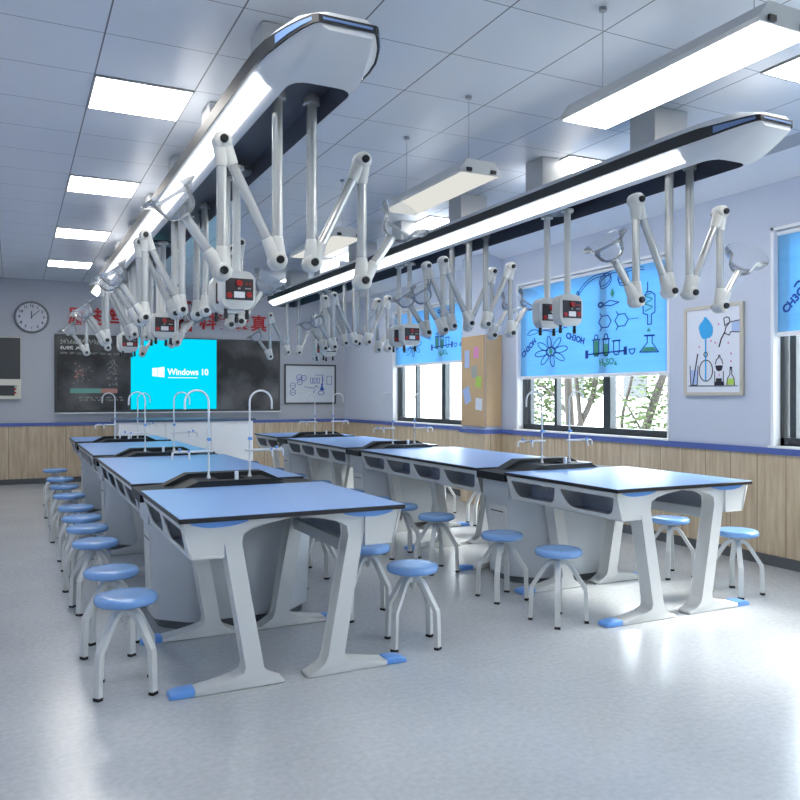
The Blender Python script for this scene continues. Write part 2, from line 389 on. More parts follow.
    if dz == 0:
        add_prism(bm, [(1.76,2.60),(1.80,2.56),(1.83,2.61),(1.79,2.67)], 0, 0.002, F)
        S2(smooth_pts([(2.30,2.36),(2.40,2.40),(2.30,2.44),(2.40,2.48),(2.30,2.52),(2.38,2.54)], 5), w=0.012)
    t = place(text_bm('H\u2082SO\u2084', 0.10, 0.003, 0.003, rot=0.06), lambda x, y, z: F(1.72+x, 1.85+y+dz, 0.0015+z)); me = bpy.data.meshes.new('t'); t.to_mesh(me); t.free(); bm.from_mesh(me)
    obj(name, bm, 'green', par)['label'] = 'green printed drawing and formula'

for n, (y0, y1, zb) in enumerate(WIN):
    w = obj(f'window_{n+1}', (lambda b: (add_box(b, 6.00, 6.10, y0, y0+0.07, SILL, HEAD), add_box(b, 6.00, 6.10, y1-0.07, y1, SILL, HEAD), add_box(b, 6.00, 6.10, y0, y1, SILL, SILL+0.07), add_box(b, 6.00, 6.10, y0, y1, HEAD-0.06, HEAD), b)[-1])(bmesh.new()), 'wframe')
    w['kind'] = 'structure'
    bm = bmesh.new()
    add_box(bm, 6.03, 6.085, y1-0.16, y1-0.10, SILL+0.07, HEAD-0.06)
    add_box(bm, 6.02, 6.09, y1-0.72, y1-0.665, SILL+0.07, HEAD-0.06); add_box(bm, 6.01, 6.095, y1-1.70, y1-1.58, SILL+0.07, HEAD-0.06)
    obj('mullion', bm, 'wframe', w)
    obj('pane', box(6.05, 6.056, y0+0.07, y1-0.07, SILL+0.07, HEAD-0.06), 'pane', w)
    bm = box(5.885, 6.00, y0-0.01, y1+0.01, SILL-0.02, SILL, 0.003); obj('window_sill', bm, 'white', w)
    bm = bmesh.new()
    for a, b, c, d in ((y1-0.03, y1, SILL, HEAD), (y0, y0+0.03, SILL, HEAD), (y0, y1, HEAD-0.025, HEAD)): add_box(bm, 5.912, 6.0, a, b, c, d)
    obj('reveal_trim', bm, 'white', w)
    if n == 0: continue
    who = {1: 'blue roller blind at the right edge, high over the nearest window', 2: 'low-drawn blue roller blind printed with atom, flasks and H2SO4, behind the paired power pods',
           3: 'farthest blue roller blind, over the window beyond the cork-covered pillar'}[n]
    b = thing('roller_blind', who, 'blind', (0, 0, 0), 'printed roller blinds')
    obj('fabric', box(5.958, 5.961, y0+0.035, y1-0.035, zb+0.02, HEAD-0.03), 'blind', b)
    obj('bottom_bar', box(5.945, 5.975, y0+0.032, y1-0.032, zb-0.015, zb+0.025, 0.006), 'white', b)
    bm = bmesh.new(); add_cyl(bm, (5.966, y0+0.035, HEAD-0.05), (5.966, y1-0.035, HEAD-0.05), 0.022, n=12); obj('roller_tube', bm, 'white', b, 40)
    if n == 1:                                                                    # only the edge of this one is in view
        F = lambda p, q, d: (5.957-d, 4.72-p, q); bm = bmesh.new()
        add_stroke(bm, smooth_pts([(0.20,2.40),(0.24,2.44),(0.32,2.43),(0.36,2.46)], 4), 0.014, F)
        add_stroke(bm, circ(0.6, 2.5, 0.14, 16, 0.08), 0.012, F, closed=True)
        t = place(text_bm('CH3OH', 0.095, 0.004, 0.003, rot=0.75), lambda x, y, z: F(0.22+x, 2.31+y, 0.0015+z)); me = bpy.data.meshes.new('t'); t.to_mesh(me); t.free(); bm.from_mesh(me)
        obj('printed_drawing', bm, 'print', b)
    else: blind_print(b, y1, zb)

# ------------------------------------------------------------------ ceiling lights
protos = {}
def ceiling_light(x, y, label):
    if 'cl' in protos: return dup(protos['cl'], (x, y, H), label)
    t = thing('ceiling_light', label, 'ceiling light', (x, y, H), 'square ceiling panel lights')
    obj('frame', plate([(0,0),(0.6,0),(0.6,0.6),(0,0.6)], [[(0.012,0.012),(0.588,0.012),(0.588,0.588),(0.012,0.588)]], 0.012), 'fixture', t).location.z = -0.006
    obj('diffuser', box(0.012, 0.588, 0.012, 0.588, -0.009, -0.003), 'e_panel', t)
    protos['cl'] = t; return t
for x, ys_, side in ((0.44, (2.7, 5.1, 7.5, 9.9, 12.3), 'left'), (4.04, (2.7, 5.1, 7.5, 9.9, 12.3), 'right')):
    for i, y in enumerate(ys_):
        if side == 'left':
            if i == 0: lb = 'square ceiling panel light over the front left of the room'
            else: lb = f'square white ceiling panel light left of the left boom, {ORD[i-1]} from the front'
        else:
            lb = ['square ceiling panel light at the right edge, beside the big hanging lamp'] + [f'square ceiling panel light above the right boom, {ORD[k]} from the front' for k in (1, 2, 3, 4)]
            lb = lb[i]
        ceiling_light(x, y, lb)

def hanging_lamp(y0, label, dm):
    t = thing('hanging_lamp', label, 'pendant lamp', (2.66, y0+0.6, 2.88), 'suspended linear lamps')
    bm = prism([(-0.15, 0.0), (0.15, 0.0), (0.15, 0.02), (0.10, 0.085), (-0.10, 0.085), (-0.15, 0.02)], -0.6, 0.6)
    obj('case', bm, 'fixture', t)
    obj('diffuser', box(-0.138, 0.138, -0.588, 0.588, -0.004, 0.001), dm, t)
    for yy in (-0.45, 0.45):
        bm = bmesh.new(); add_cyl(bm, (0, yy, 0.08), (0, yy, H-2.88-0.002), 0.0022, n=6); add_cyl(bm, (0, yy, H-2.88-0.02), (0, yy, H-2.88-0.002), 0.02, n=12); obj('suspension_wire', bm, 'wire', t)
    for sx in (-1, 1):
        obj('end_clip', box(sx*0.09-0.02, sx*0.09+0.02, -0.612, -0.6, 0.005, 0.03, 0.003), 'black', t)
hanging_lamp(2.05, 'large bright linear lamp hanging nearest, upper right of the photo', 'e_lamp')
hanging_lamp(4.25, 'linear lamp with dull cream louvre hanging over the aisle, between the two booms', 'e_dim')
hanging_lamp(6.45, 'third hanging linear lamp, half hidden behind the front extraction arms', 'e_dim')

# ------------------------------------------------------------------ ceiling service booms
def boom(xc, label):
    t = thing('service_boom', label, 'ceiling service boom', (xc, 0, 0), 'ceiling service booms')
    Y1 = 12.45
    # y, half width of the band, half width of the underside, z of the underside, z of the band's lower edge
    # y, half widths of the band left / right, half width of the underside, z of the underside, z of the band's lower edge left / right, band height
    st = [(3.15, 0.150, 0.118, 0.10, 3.035, 3.060, 3.062, 0.034), (3.165, 0.172, 0.135, 0.105, 3.03, 3.058, 3.062, 0.036), (3.22, 0.205, 0.165, 0.12, 3.005, 3.05, 3.066, 0.042), (3.30, 0.238, 0.205, 0.135, 2.975, 3.04, 3.072, 0.050),
          (3.39, 0.264, 0.24, 0.15, 2.945, 3.03, 3.078, 0.060), (3.48, 0.285, 0.27, 0.156, 2.93, 3.024, 3.085, 0.068), (3.60, 0.300, 0.29, 0.156, 2.93, 3.02, 3.088, 0.07), (3.80, 0.303, 0.295, 0.156, 2.93, 3.02, 3.088, 0.07), (Y1, 0.303, 0.295, 0.156, 2.93, 3.02, 3.088, 0.07)]
    def prof(w, b, zb, zl, h, k=0.30):
        zt = zl+h+0.06*min(1, (h-0.03)/0.02)+0.006
        return [(b, zb), (b+(w-b)*0.45, zb+(zl-zb)*k), (w-0.012, zl), (w-0.012, zl+h), (w-0.05, zl+h+0.004+(zt-zl-h)*0.7), (w*0.6, max(zt, 3.165) if h > 0.065 else zt)]
    bm = bmesh.new(); L = []; R = []
    for y, wl, wr, b, zb, zl, zr, h in st:
        L.append([bm.verts.new((-x, y, z)) for x, z in prof(wl, b, zb, zl, h)]); R.append([bm.verts.new((x, y, z)) for x, z in prof(wr, b, zb, zr, h, 0.56)])
    for S_ in (L, R):
        for a, b_ in zip(S_, S_[1:]):
            for i in range(5): bm.faces.new((a[i], a[i+1], b_[i+1], b_[i]))
    for i in range(len(st)-1):
        bm.faces.new((L[i][5], R[i][5], R[i+1][5], L[i+1][5]))
        if st[i+1][0] <= 3.48: bm.faces.new((L[i][0], R[i][0], R[i+1][0], L[i+1][0]))
    bm.faces.new(L[0]+R[0][::-1])
    for k in (-1, 1):                                             # rounded corners of the channel mouth
        for zz in (2.93,):
            c = [(k*0.156, 3.48), (k*0.156, 3.57), (k*0.148, 3.535), (k*0.132, 3.506), (k*0.105, 3.486), (k*0.07, 3.48)]
            bm.faces.new([bm.verts.new((x, y, zz)) for x, y in c])
    for S_ in (L, R): bm.faces.new([S_[-1][k] for k in (0, 1, 2, 3, 4, 5)])
    bm.faces.new((L[-1][0], L[-1][5], R[-1][5], R[-1][0]))
    obj('housing', bm, 'boom', t, 30)
    # dark band round the edge, a thin shell standing proud of the housing
    bm = bmesh.new(); rows = []
    path = [(-q[1], q[0], q[5], q[7]) for q in st[::-1]] + [(q[2], q[0], q[6], q[7]) for q in st]
    for x, y, zl, h in path:
        k = 1 if x > 0 else -1; yo = -0.006 if y < 3.2 else 0
        rows.append([bm.verts.new(p) for p in ((x-k*0.013, y, zl), (x, y+yo, zl-0.002), (x+k*0.001, y+yo, zl+h), (x-k*0.013, y, zl+h+0.002))])
    for a, b_ in zip(rows, rows[1:]):
        for i in range(4): bm.faces.new((a[i], a[(i+1)%4], b_[(i+1)%4], b_[i]))
    bm.faces.new(rows[0]); bm.faces.new(rows[-1][::-1])
    obj('edge_band', bm, 'band', t, 30)
    bm = bmesh.new()
    for k in (-1, 1):
        rr = []
        for q in st[1:5]:
            y, x, zl, h = q[0], k*((q[1] if k < 0 else q[2])+0.003), (q[5] if k < 0 else q[6]), q[7]
            rr.append([bm.verts.new(p) for p in ((x, y-0.003, zl+0.010), (x+k*0.001, y-0.003, zl+h-0.012), (x-k*0.01, y, zl+h-0.012), (x-k*0.01, y, zl+0.010))])
        for a, b_ in zip(rr, rr[1:]):
            for i in range(4): bm.faces.new((a[i], a[(i+1)%4], b_[(i+1)%4], b_[i]))
        bm.faces.new(rr[0]); bm.faces.new(rr[-1][::-1])
    add_box(bm, -0.13, 0.10, 3.139, 3.146, 3.072, 3.082)
    obj('nose_inlay', bm, 'inlay', t, 30)
    # channel
    bm = bmesh.new(); pl = rounded([(-0.155, 3.60), (-0.155, 3.481), (0.155, 3.481), (0.155, 3.60)], [0, 0.07, 0.07, 0])
    pl = pl + [(0.155, Y1-0.01), (-0.155, Y1-0.01)]
    A = [bm.verts.new((x, y, 2.932)) for x, y in pl]; B = [bm.verts.new((x*0.94, y, 3.05)) for x, y in pl]
    for i in range(len(pl)): bm.faces.new((A[i], A[(i+1) % len(pl)], B[(i+1) % len(pl)], B[i]))
    bm.faces.new(B)
    obj('channel', bm, 'chan', t)
    for s in (-1, 1):
        bm = bmesh.new(); q = [(0.205, 2.9455), (0.285, 3.003)] if s < 0 else [(0.222, 3.020), (0.276, 3.082)]
        n = Vector((q[1][1]-q[0][1], q[0][0]-q[1][0])).normalized()*0.004
        add_prism(bm, [(s*q[0][0], q[0][1]), (s*q[1][0], q[1][1]), (s*(q[1][0]+n.x), q[1][1]+n.y), (s*(q[0][0]+n.x), q[0][1]+n.y)], 3.66, Y1-0.02, XZ)
        obj('light_strip', bm, 'e_strip', t)
    for y in (4.1, 5.35, 6.65, 7.95, 9.25, 10.55, 11.85):
        obj('ceiling_post', box(-0.15, 0.15, y-0.12, y+0.12, 3.16, H-0.002, 0.006), 'post', t)
    for y in (5.23, 8.05, 10.62):
        bm = bmesh.new(); add_cyl(bm, (0, y, 2.97), (0, y, 2.995), 0.13, n=24); obj('turret_plate', bm, 'chan', t, 40)
    return t
boom(1.31, 'long white ceiling service boom over the left table row, black edge band and light strip')
boom(4.01, 'long white ceiling service boom over the right table row, nearer the windows')

def add_hub(bm, c, dirs):
    """rounded elbow: a short drum along y and a sleeve towards each tube"""
    x, y, z = c
    mtx = Matrix.Translation((x, y-0.048, z)) @ Matrix.Rotation(-PI/2, 4, 'X')
    add_lathe(bm, [(0.030, 0), (0.044, 0.010), (0.048, 0.03), (0.048, 0.066), (0.044, 0.086), (0.030, 0.096)], 20, mtx)
    for d in dirs:
        d = Vector(d).normalized(); a = Vector(c); add_cyl(bm, a, a+d*0.125, 0.0475, 0.029, 20)

def arm_proto(s):
    """articulated extraction arm; s = -1 swings to the left, +1 to the right"""
    t = thing('extraction_arm', 'x', 'fume extraction arm', (0, 0, 0), 'fume extraction arms')
    px_, top = 0.093*s, 3.05
    J1 = Vector((0.093*s, 0, 2.165)); J2 = Vector((0.38*s, 0, 2.74)); J3 = Vector((0.38*s, 0, 2.09)); N1 = Vector((0.56*s, 0, 2.345))
    bm = bmesh.new(); add_cyl(bm, (px_, 0, J1.z+0.05), (px_, 0, top), 0.0275, n=20); add_cyl(bm, (px_, 0, top-0.05), (px_, 0, top-0.02), 0.045, n=20); obj('pole', bm, 'tube', t, 40)
    d12 = (J2-J1).normalized(); dn = (N1-J3).normalized(); dz = Vector((0, 0, 1))
    for c, dirs, nm in ((J1, (dz, d12), 'lower_joint'), (J2, (-dz, -d12), 'elbow_joint'), (J3, (dz, dn), 'wrist_joint')):
        bm = bmesh.new(); add_hub(bm, c, dirs); j = obj(nm, bm, 'arm', t, 50)
        for sy in (-1, 1):
            bm = bmesh.new(); add_lathe(bm, [(0.019, 0), (0.021, 0.004), (0.021, 0.018), (0.016, 0.024)], 16, Matrix.Translation(c+Vector((0, sy*0.044, 0))) @ Matrix.Rotation(-sy*PI/2, 4, 'X'))
            obj('knob', bm, 'knob', j, 40)
    for nm, a, b in (('lower_link', J1+d12*0.08, J2-d12*0.08), ('upper_link', J2-dz*0.08, J3+dz*0.08), ('nozzle_tube', J3+dn*0.08, N1)):
        bm = bmesh.new(); add_cyl(bm, a, b, 0.0255, n=20); k = obj(nm, bm, 'tube', t, 40)
    # clear bell hood: thin double wall
    mtx, _ = frame_to(N1, N1+dn)
    prof = [(0.027, -0.02), (0.030, 0.0), (0.062, 0.012), (0.082, 0.035), (0.092, 0.065), (0.100, 0.095), (0.122, 0.118), (0.152, 0.135), (0.155, 0.137), (0.150, 0.140), (0.120, 0.122), (0.097, 0.098), (0.089, 0.066), (0.079, 0.037), (0.060, 0.015), (0.027, 0.004)]
    bm = bmesh.new(); add_lathe(bm, prof, 28, mtx, cap=False); obj('hood', bm, 'glass', t, 60)
    return t
AY = [3.91, 6.47, 6.80, 9.30, 9.63, 12.05]
first = {-1: arm_proto(-1), 1: arm_proto(1)}; used = set()
WHERE = ['nearest, by the boom nose', 'nearer of two over second table', 'farther of two over second table', 'nearer of two over third table', 'farther of two over third table', 'last, at its far end']
for xc, bn in ((1.31, 'left boom'), (4.01, 'right boom')):
    for i, y in enumerate(AY):
        for s in (-1, 1):
            lb = f"grey extraction arm reaching {'left' if s < 0 else 'right'} from the {bn}, {WHERE[i]}"
            if s not in used:
                used.add(s); first[s].location = (xc, y, 0); first[s]['label'] = lb
            else: dup(first[s], (xc, y, 0), lb)

# power pods hanging on poles
def pod_proto():
    t = thing('power_pod', 'x', 'power pod', (0, 0, 0), 'hanging power pods')
    bm = bmesh.new(); add_cyl(bm, (0, 0, 2.27), (0, 0, 2.98), 0.0265, n=20); add_lathe(bm, [(0.05, 2.955), (0.05, 2.975)], 20); obj('pole', bm, 'arm', t, 40)
    bm = prism(rounded([(-0.113, 2.085), (-0.075, 2.035), (0.075, 2.035), (0.113, 2.085), (0.113, 2.25), (0.07, 2.285), (-0.07, 2.285), (-0.113, 2.25)], 0.02, 3), -0.05, 0.05, XZ, 0.008)
    obj('housing', bm, 'arm', t, 40)
    p = obj('control_panel', box(-0.085, 0.098, -0.056, -0.048, 2.095, 2.235, 0.003), 'panel', t)
    def disc(x, z, r, d=0.006, n=16):
        b = bmesh.new(); add_cyl(b, (x, -0.056, z), (x, -0.056-d, z), r, r*0.9, n=n); return b
    obj('emergency_button', disc(0.004, 2.203, 0.022, 0.014), 'red', p, 40)
    for x, z in ((-0.060, 2.122), (0.070, 2.130)): obj('button', disc(x, z, 0.019), 'red', p, 40)
    for x in (0.052, 0.075): obj('button', disc(x, 2.200, 0.007), 'red', p, 40)
    bm = bmesh.new()
    for k in range(3): add_box(bm, 0.044+k*0.014, 0.052+k*0.014, -0.0575, -0.055, 2.167, 2.173)
    add_box(bm, -0.004, 0.0, -0.0575, -0.055, 2.163, 2.175); add_box(bm, 0.006, 0.010, -0.0575, -0.055, 2.163, 2.175)
    obj('marking', bm, 'label', p)
    obj('name_plate', box(-0.030, 0.040, -0.059, -0.055, 2.108, 2.148), 'label', p)
    for x, y in ((-0.07, 0.0), (0.07, 0.0)):
        bm = bmesh.new(); add_lathe(bm, [(0.013, 1.975), (0.015, 2.005), (0.011, 2.02), (0.015, 2.04)], 14, Matrix.Translation((x, y, 0))); obj('socket_plug', bm, 'knob', t, 40)
    return t
pod = None
for xc, bn in ((1.31, 'left boom'), (4.01, 'right boom')):
    for i, y in enumerate((5.10, 7.92, 10.48)):
        for k in (0, 1):
            lb = f"white power pod, {('nearer', 'farther')[k]} of two over the {ORD[i]} sink, under the {bn}"
            if pod is None: pod = pod_proto(); pod.location = (xc, y, 0); pod['label'] = lb
            else: dup(pod, (xc, y+0.27*k, 0), lb)

# ------------------------------------------------------------------ tables
def leg_bm(s, yc):
    """slanting leg with its fillets and spreading foot; s = side"""
    P = [(0.53, 0.853), (0.50, 0.835), (0.415, 0.806), (0.384, 0.775), (0.373, 0.73), (0.258, 0.11), (0.27, 0.072), (0.32, 0.052), (0.52, 0.030), (0.52, 0.001), (0.06, 0.001), (0.06, 0.018), (0.13, 0.035), (0.165, 0.06), (0.182, 0.10), (0.296, 0.73), (0.288, 0.785), (0.235, 0.815), (0.15, 0.835), (0.02, 0.838), (0.02, 0.853)]
    P = [(s*x, z) for x, z in P]
    if s < 0: P = P[::-1]
    return prism(P, yc-0.055, yc+0.055, XZ, 0.009, 2)

def table_proto(L, legs, name='lab_table'):
    t = thing(name, 'x', 'laboratory table', (0, 0, 0), 'blue-topped lab tables')
    obj('tabletop', box(-0.605, 0.605, 0, L, 0.856, 0.879, 0.002, 1), 'black', t)
    obj('work_surface', box(-0.599, 0.599, 0.006, L-0.006, 0.8785, 0.8812), 'table', t)
    for yc in legs:
        for s in (-1, 1):
            g = obj('leg', leg_bm(s, yc), 'alu', t, 30)
            bm = prism([(s*0.515, 0.001), (s*0.515, 0.036), (s*0.595, 0.034), (s*0.635, 0.024), (s*0.642, 0.001)][::(1 if s > 0 else -1)], yc-0.05, yc+0.05, XZ, 0.006); obj('foot_cap', bm, 'bluep', g, 40)
            sy = -1 if yc < L/2 else 1
            a = yc+sy*0.056
            bm = bmesh.new(); add_prism(bm, rounded([(s*0.570, 0.852), (s*0.23, 0.852), (s*0.33, 0.826), (s*0.47, 0.822)], 0.05, 4), min(a, a+sy*0.014), max(a, a+sy*0.014), XZ); obj('gusset', bm, 'bluep', g, 40)
    for s in (-1, 1):
        obj('rail', box(s*0.315-0.018, s*0.315+0.018, legs[0], legs[-1], 0.62, 0.69, 0.004), 'cab', t)
    # book trays under each long side: slanted face with openings, floor, lining
    nb = max(2, round(L/0.6))
    for s in (-1, 1):
        bm = bmesh.new(); a0, a1 = 0.03, L-0.03; step = (a1-a0)/nb; holes = []
        for k in range(nb):
            b0, b1 = a0+k*step+0.03, a0+(k+1)*step-0.03
            holes.append(rounded([(b0+0.0, 0.148), (b1, 0.148), (b1-0.05, 0.022), (b0+0.05, 0.022)], [0.015, 0.015, 0.12, 0.12], 5))
        face = plate([(0.03, 0), (L-0.02, 0), (L-0.02, 0.18), (0.03, 0.18)], holes, 0.012)
        lo, hi = Vector((0.54, 0.680)), Vector((0.588, 0.855)); d = (hi-lo).normalized(); nrm = Vector((d.y, -d.x))
        place(face, lambda x, y, z: (s*(lo.x+d.x*y+nrm.x*z), x, lo.y+d.y*y+nrm.y*z))
        me = bpy.data.meshes.new('t'); face.to_mesh(me); face.free(); bm.from_mesh(me); bpy.data.meshes.remove(me)
        add_prism(bm, [(s*0.38, 0.672), (s*0.538, 0.672), (s*0.538, 0.684), (s*0.38, 0.684)], 0.03, L-0.02, XZ)
        for y in [0.045] + [a0+k*step for k in range(1, nb)] + [L-0.035]:
            add_prism(bm, [(s*0.38, 0.672), (s*0.534, 0.672), (s*0.582, 0.853), (s*0.38, 0.853)], y-0.012, y+0.012, XZ)
        tr = obj('book_tray', bm, 'alu', t)
        bm = bmesh.new(); add_box(bm, min(s*0.37, s*0.38), max(s*0.37, s*0.38), 0.05, L-0.04, 0.672, 0.853); add_prism(bm, [(s*0.381, 0.685), (s*0.53, 0.685), (s*0.53, 0.688), (s*0.381, 0.688)], 0.05, L-0.04, XZ)
        obj('tray_lining', bm, 'lining', tr)
    return t
TABLES = [(3.83, 5.11), (5.51, 7.95), (8.35, 10.55), (10.95, 12.15)]
SINKS = [5.11, 7.95, 10.55]
ROWS = [(1.31, 'left'), (4.01, 'right')]
for ti, (a, b) in enumerate(TABLES):
    t0 = None
    for xc, rn in ROWS:
        if ti == 0: lb = f'nearest blue-topped table of the {rn} row, its front legs standing free'
        elif ti == 3: lb = f'small farthest blue-topped table of the {rn} row, by the back wall'
        else: lb = f'long blue-topped table, {ORD[ti]} from the front in the {rn} row'
        if t0 is None: t0 = table_proto(b-a, [0.10 if ti == 0 else 0.24] + ([(b-a)/2] if b-a > 2 else []) + [b-a-(0.10 if ti == 3 else 0.24)]); t0.location = (xc, a, 0); t0['label'] = lb
        else: dup(t0, (xc, a, 0), lb)

# sink units between the tables
def sink_proto():
    t = thing('sink_unit', 'x', 'sink unit', (0, 0, 0), 'black-topped sink units')
    g = 0.003; D = 0.40
    plan = rounded([(-0.33, -0.21), (0.33, -0.21), (0.535, 0.02), (0.54, 0.38), (0.33, 0.61), (-0.33, 0.61), (-0.54, 0.38), (-0.535, 0.02)], 0.05, 4)
    # body narrows a little towards the floor; the front and rear bays pass under the neighbouring tables between their trays
    bm = bmesh.new()
    lv = [(0.055, 0.955), (0.10, 0.965), (0.665, 1.0)]
    rings = [[bm.verts.new((x*k, 0.20+(y-0.20)*k*0.86, z)) for x, y in plan] for z, k in lv]
    for r0, r1 in zip(rings, rings[1:]):
        for i in range(len(plan)): bm.faces.new((r0[i], r0[(i+1) % len(plan)], r1[(i+1) % len(plan)], r1[i]))
    bm.faces.new(rings[0][::-1]); bm.faces.new(rings[-1])
    add_box(bm, -0.555, 0.555, 0.02, D-0.02, 0.66, 0.806)
    obj('cabinet', bm, 'cab', t, 35)
    obj('plinth', prism([(x*0.9, 0.2+(y-0.2)*0.80) for x, y in plan], 0.0, 0.056, XY), 'base', t)
    for s in (-1, 1):
        lean = lambda u, v, w: (s*(w+(v-0.665)*0.034), u, v)
        bm = bmesh.new(); add_prism(bm, rounded([(0.075, 0.12), (0.325, 0.12), (0.325, 0.60), (0.075, 0.60)], 0.04, 4), 0.525, 0.541, lean); obj('side_door', bm, 'alu', t, 40)
        bm = bmesh.new(); add_prism(bm, [(0.11, 0.548), (0.29, 0.548), (0.29, 0.556), (0.11, 0.556)], 0.540, 0.544, lean); obj('door_pull', bm, 'black', t)
    bm = bmesh.new()
    # deck: a lower hump in front, a higher one behind, open over the basin
    def hump(zt, xi, xo): return [(-0.605, 0.805), (-0.605, 0.864), (-xo, 0.870), (-xi, zt), (xi, zt), (xo, 0.870), (0.605, 0.864), (0.605, 0.805)]
    add_prism(bm, hump(0.918, 0.24, 0.36), 0.002, 0.09, XZ); add_prism(bm, hump(0.945, 0.26, 0.42), D-0.12, D-0.002, XZ)
    for s in (-1, 1): add_prism(bm, [(s*0.605, 0.805), (s*0.605, 0.864), (s*0.36, 0.870), (s*0.24, 0.918), (s*0.09, 0.918), (s*0.09, 0.805)], 0.09, D-0.12, XZ)
    obj('sink_deck', bm, 'deck', t)
    bm = bmesh.new(); add_box(bm, -0.09, 0.09, 0.09, D-0.12, 0.807, 0.815); obj('basin', bm, 'black', t)
    obj('outlet_post', box(0.0, 0.022, 0.02, 0.045, 0.9185, 0.975, 0.003), 'white', t)
    return t
def faucet_proto(s):
    t = thing('gooseneck_tap', 'x', 'laboratory tap', (0, 0, 0), 'tall gooseneck taps')
    bm = bmesh.new(); add_lathe(bm, [(0.013, 0.9185), (0.013, 0.930), (0.009, 0.938), (0.007, 0.95)], 16); obj('base', bm, 'chrome', t, 40)
    r = 0.078; pts = [(0, 0, 0.95), (0, 0, 1.43)] + [(s*(r-r*math.cos(a)), 0, 1.43+r*math.sin(a)) for a in [PI*i/12 for i in range(1, 13)]] + [(s*2*r, 0, 1.38)]
    bm = bmesh.new(); add_tube(bm, pts, 0.0068, 12); obj('spout', bm, 'chrome', t, 60)
    bm = bmesh.new(); add_tube(bm, [(-s*0.03, 0, 1.10), (s*0.22, 0, 1.10)], 0.009, 10); add_tube(bm, [(s*0.215, 0, 1.105), (s*0.235, 0, 1.095), (s*0.238, 0, 1.055)], 0.008, 8)
    add_tube(bm, [(s*0.14, -0.0, 1.10), (s*0.14, -0.06, 1.095), (s*0.142, -0.065, 1.055)], 0.007, 8); br = obj('side_tap', bm, 'chrome', t, 60)
    bm = bmesh.new(); add_cyl(bm, (0, -0.026, 1.18), (0, 0.010, 1.18), 0.012, n=12); obj('valve_knob', bm, 'bluep', t, 40)
    bm = bmesh.new(); add_cyl(bm, (s*0.19, 0, 1.105), (s*0.19, 0, 1.125), 0.009, n=12); add_cyl(bm, (s*0.14, -0.05, 1.10), (s*0.14, -0.05, 1.115), 0.008, n=12); obj('tap_knob', bm, 'bluep', t, 40)
    return t
sk = sink_proto(); fp = {-1: faucet_proto(-1), 1: faucet_proto(1)}; fu = set(); sfirst = True
for xc, rn in ROWS:
    for i, y in enumerate(SINKS):
        nb = ['first and second', 'second and third', 'third and last'][i]
        lb = f'black-topped white sink unit between the {nb} tables of the {rn} row'
        if sfirst: sk.location = (xc, y, 0); sk['label'] = lb; sfirst = False
        else: dup(sk, (xc, y, 0), lb)
        for s in (-1, 1):
            lb = f"white gooseneck tap curving {'left' if s < 0 else 'right'} on the {ORD[i]} sink of the {rn} row"
            p = (xc+0.14*s+(0.03 if xc > 2 else 0), y+0.18, 0)
            if s not in fu: fu.add(s); fp[s].location = p; fp[s]['label'] = lb
            else: dup(fp[s], p, lb)

# ------------------------------------------------------------------ stools
def stool_proto():
    t = thing('lab_stool', 'x', 'stool', (0, 0, 0), 'round blue stools')
    bm = bmesh.new(); add_lathe(bm, [(0.09, 0.430), (0.136, 0.431), (0.149, 0.437), (0.154, 0.448), (0.152, 0.464), (0.143, 0.474), (0.11, 0.4775), (0.06, 0.4765), (0.012, 0.476)], 32); obj('seat', bm, 'seat', t, 60)
    bm = bmesh.new(); add_lathe(bm, [(0.012, 0.33), (0.012, 0.40), (0.018, 0.402), (0.018, 0.425), (0.06, 0.427), (0.06, 0.431)], 16); add_lathe(bm, [(0.020, 0.35), (0.020, 0.392)], 16); obj('screw_post', bm, 'alu', t, 40)
    for k in range(4):
        a = PI/2*k+PI/4; ca, sa = math.cos(a), math.sin(a)
        path = [(0.012, 0.385), (0.045, 0.390), (0.065, 0.380), (0.085, 0.356), (0.155, 0.245), (0.170, 0.222), (0.174, 0.20), (0.180, 0.012)]
        bm = bmesh.new(); add_bar(bm, [(r*ca, r*sa, z) for r, z in path], 0.034, 0.026, (-sa, ca, 0)); lg = obj('leg', bm, 'alu', t)
        bm = bmesh.new(); add_bar(bm, [(0.1795*ca, 0.1795*sa, 0.016), (0.1802*ca, 0.1802*sa, 0.0)], 0.037, 0.029, (-sa, ca, 0)); obj('foot', bm, 'rubber', lg)
    return t
SY = [4.15, 4.81, 5.80, 6.47, 7.03, 7.70, 8.67, 9.55, 10.43, 11.70]
st = stool_proto(); stf = True
for x, side, rn in ((0.505, 'left', 'left'), (2.12, 'right', 'left'), (3.19, 'left', 'right'), (4.83, 'right', 'right')):
    for i, y in enumerate(SY):
        if i == 0: lb = f'blue-seated stool nearest the camera on the {side} side of the {rn} table row'
        elif i == 9: lb = f'blue-seated stool farthest away on the {side} side of the {rn} table row'
        else: lb = f'blue-seated stool, {ORD[i]} from the front, {side} side of the {rn} table row'
        rz = random.uniform(-0.35, 0.35)
        if x == 3.19 and i < 3: rz = (0.1, 0.0, 0.05)[i]
        p = (x, y, 0)
        if stf: st.location = p; st.rotation_euler.z = rz; st['label'] = lb; stf = False
        else: dup(st, p, lb, rz)

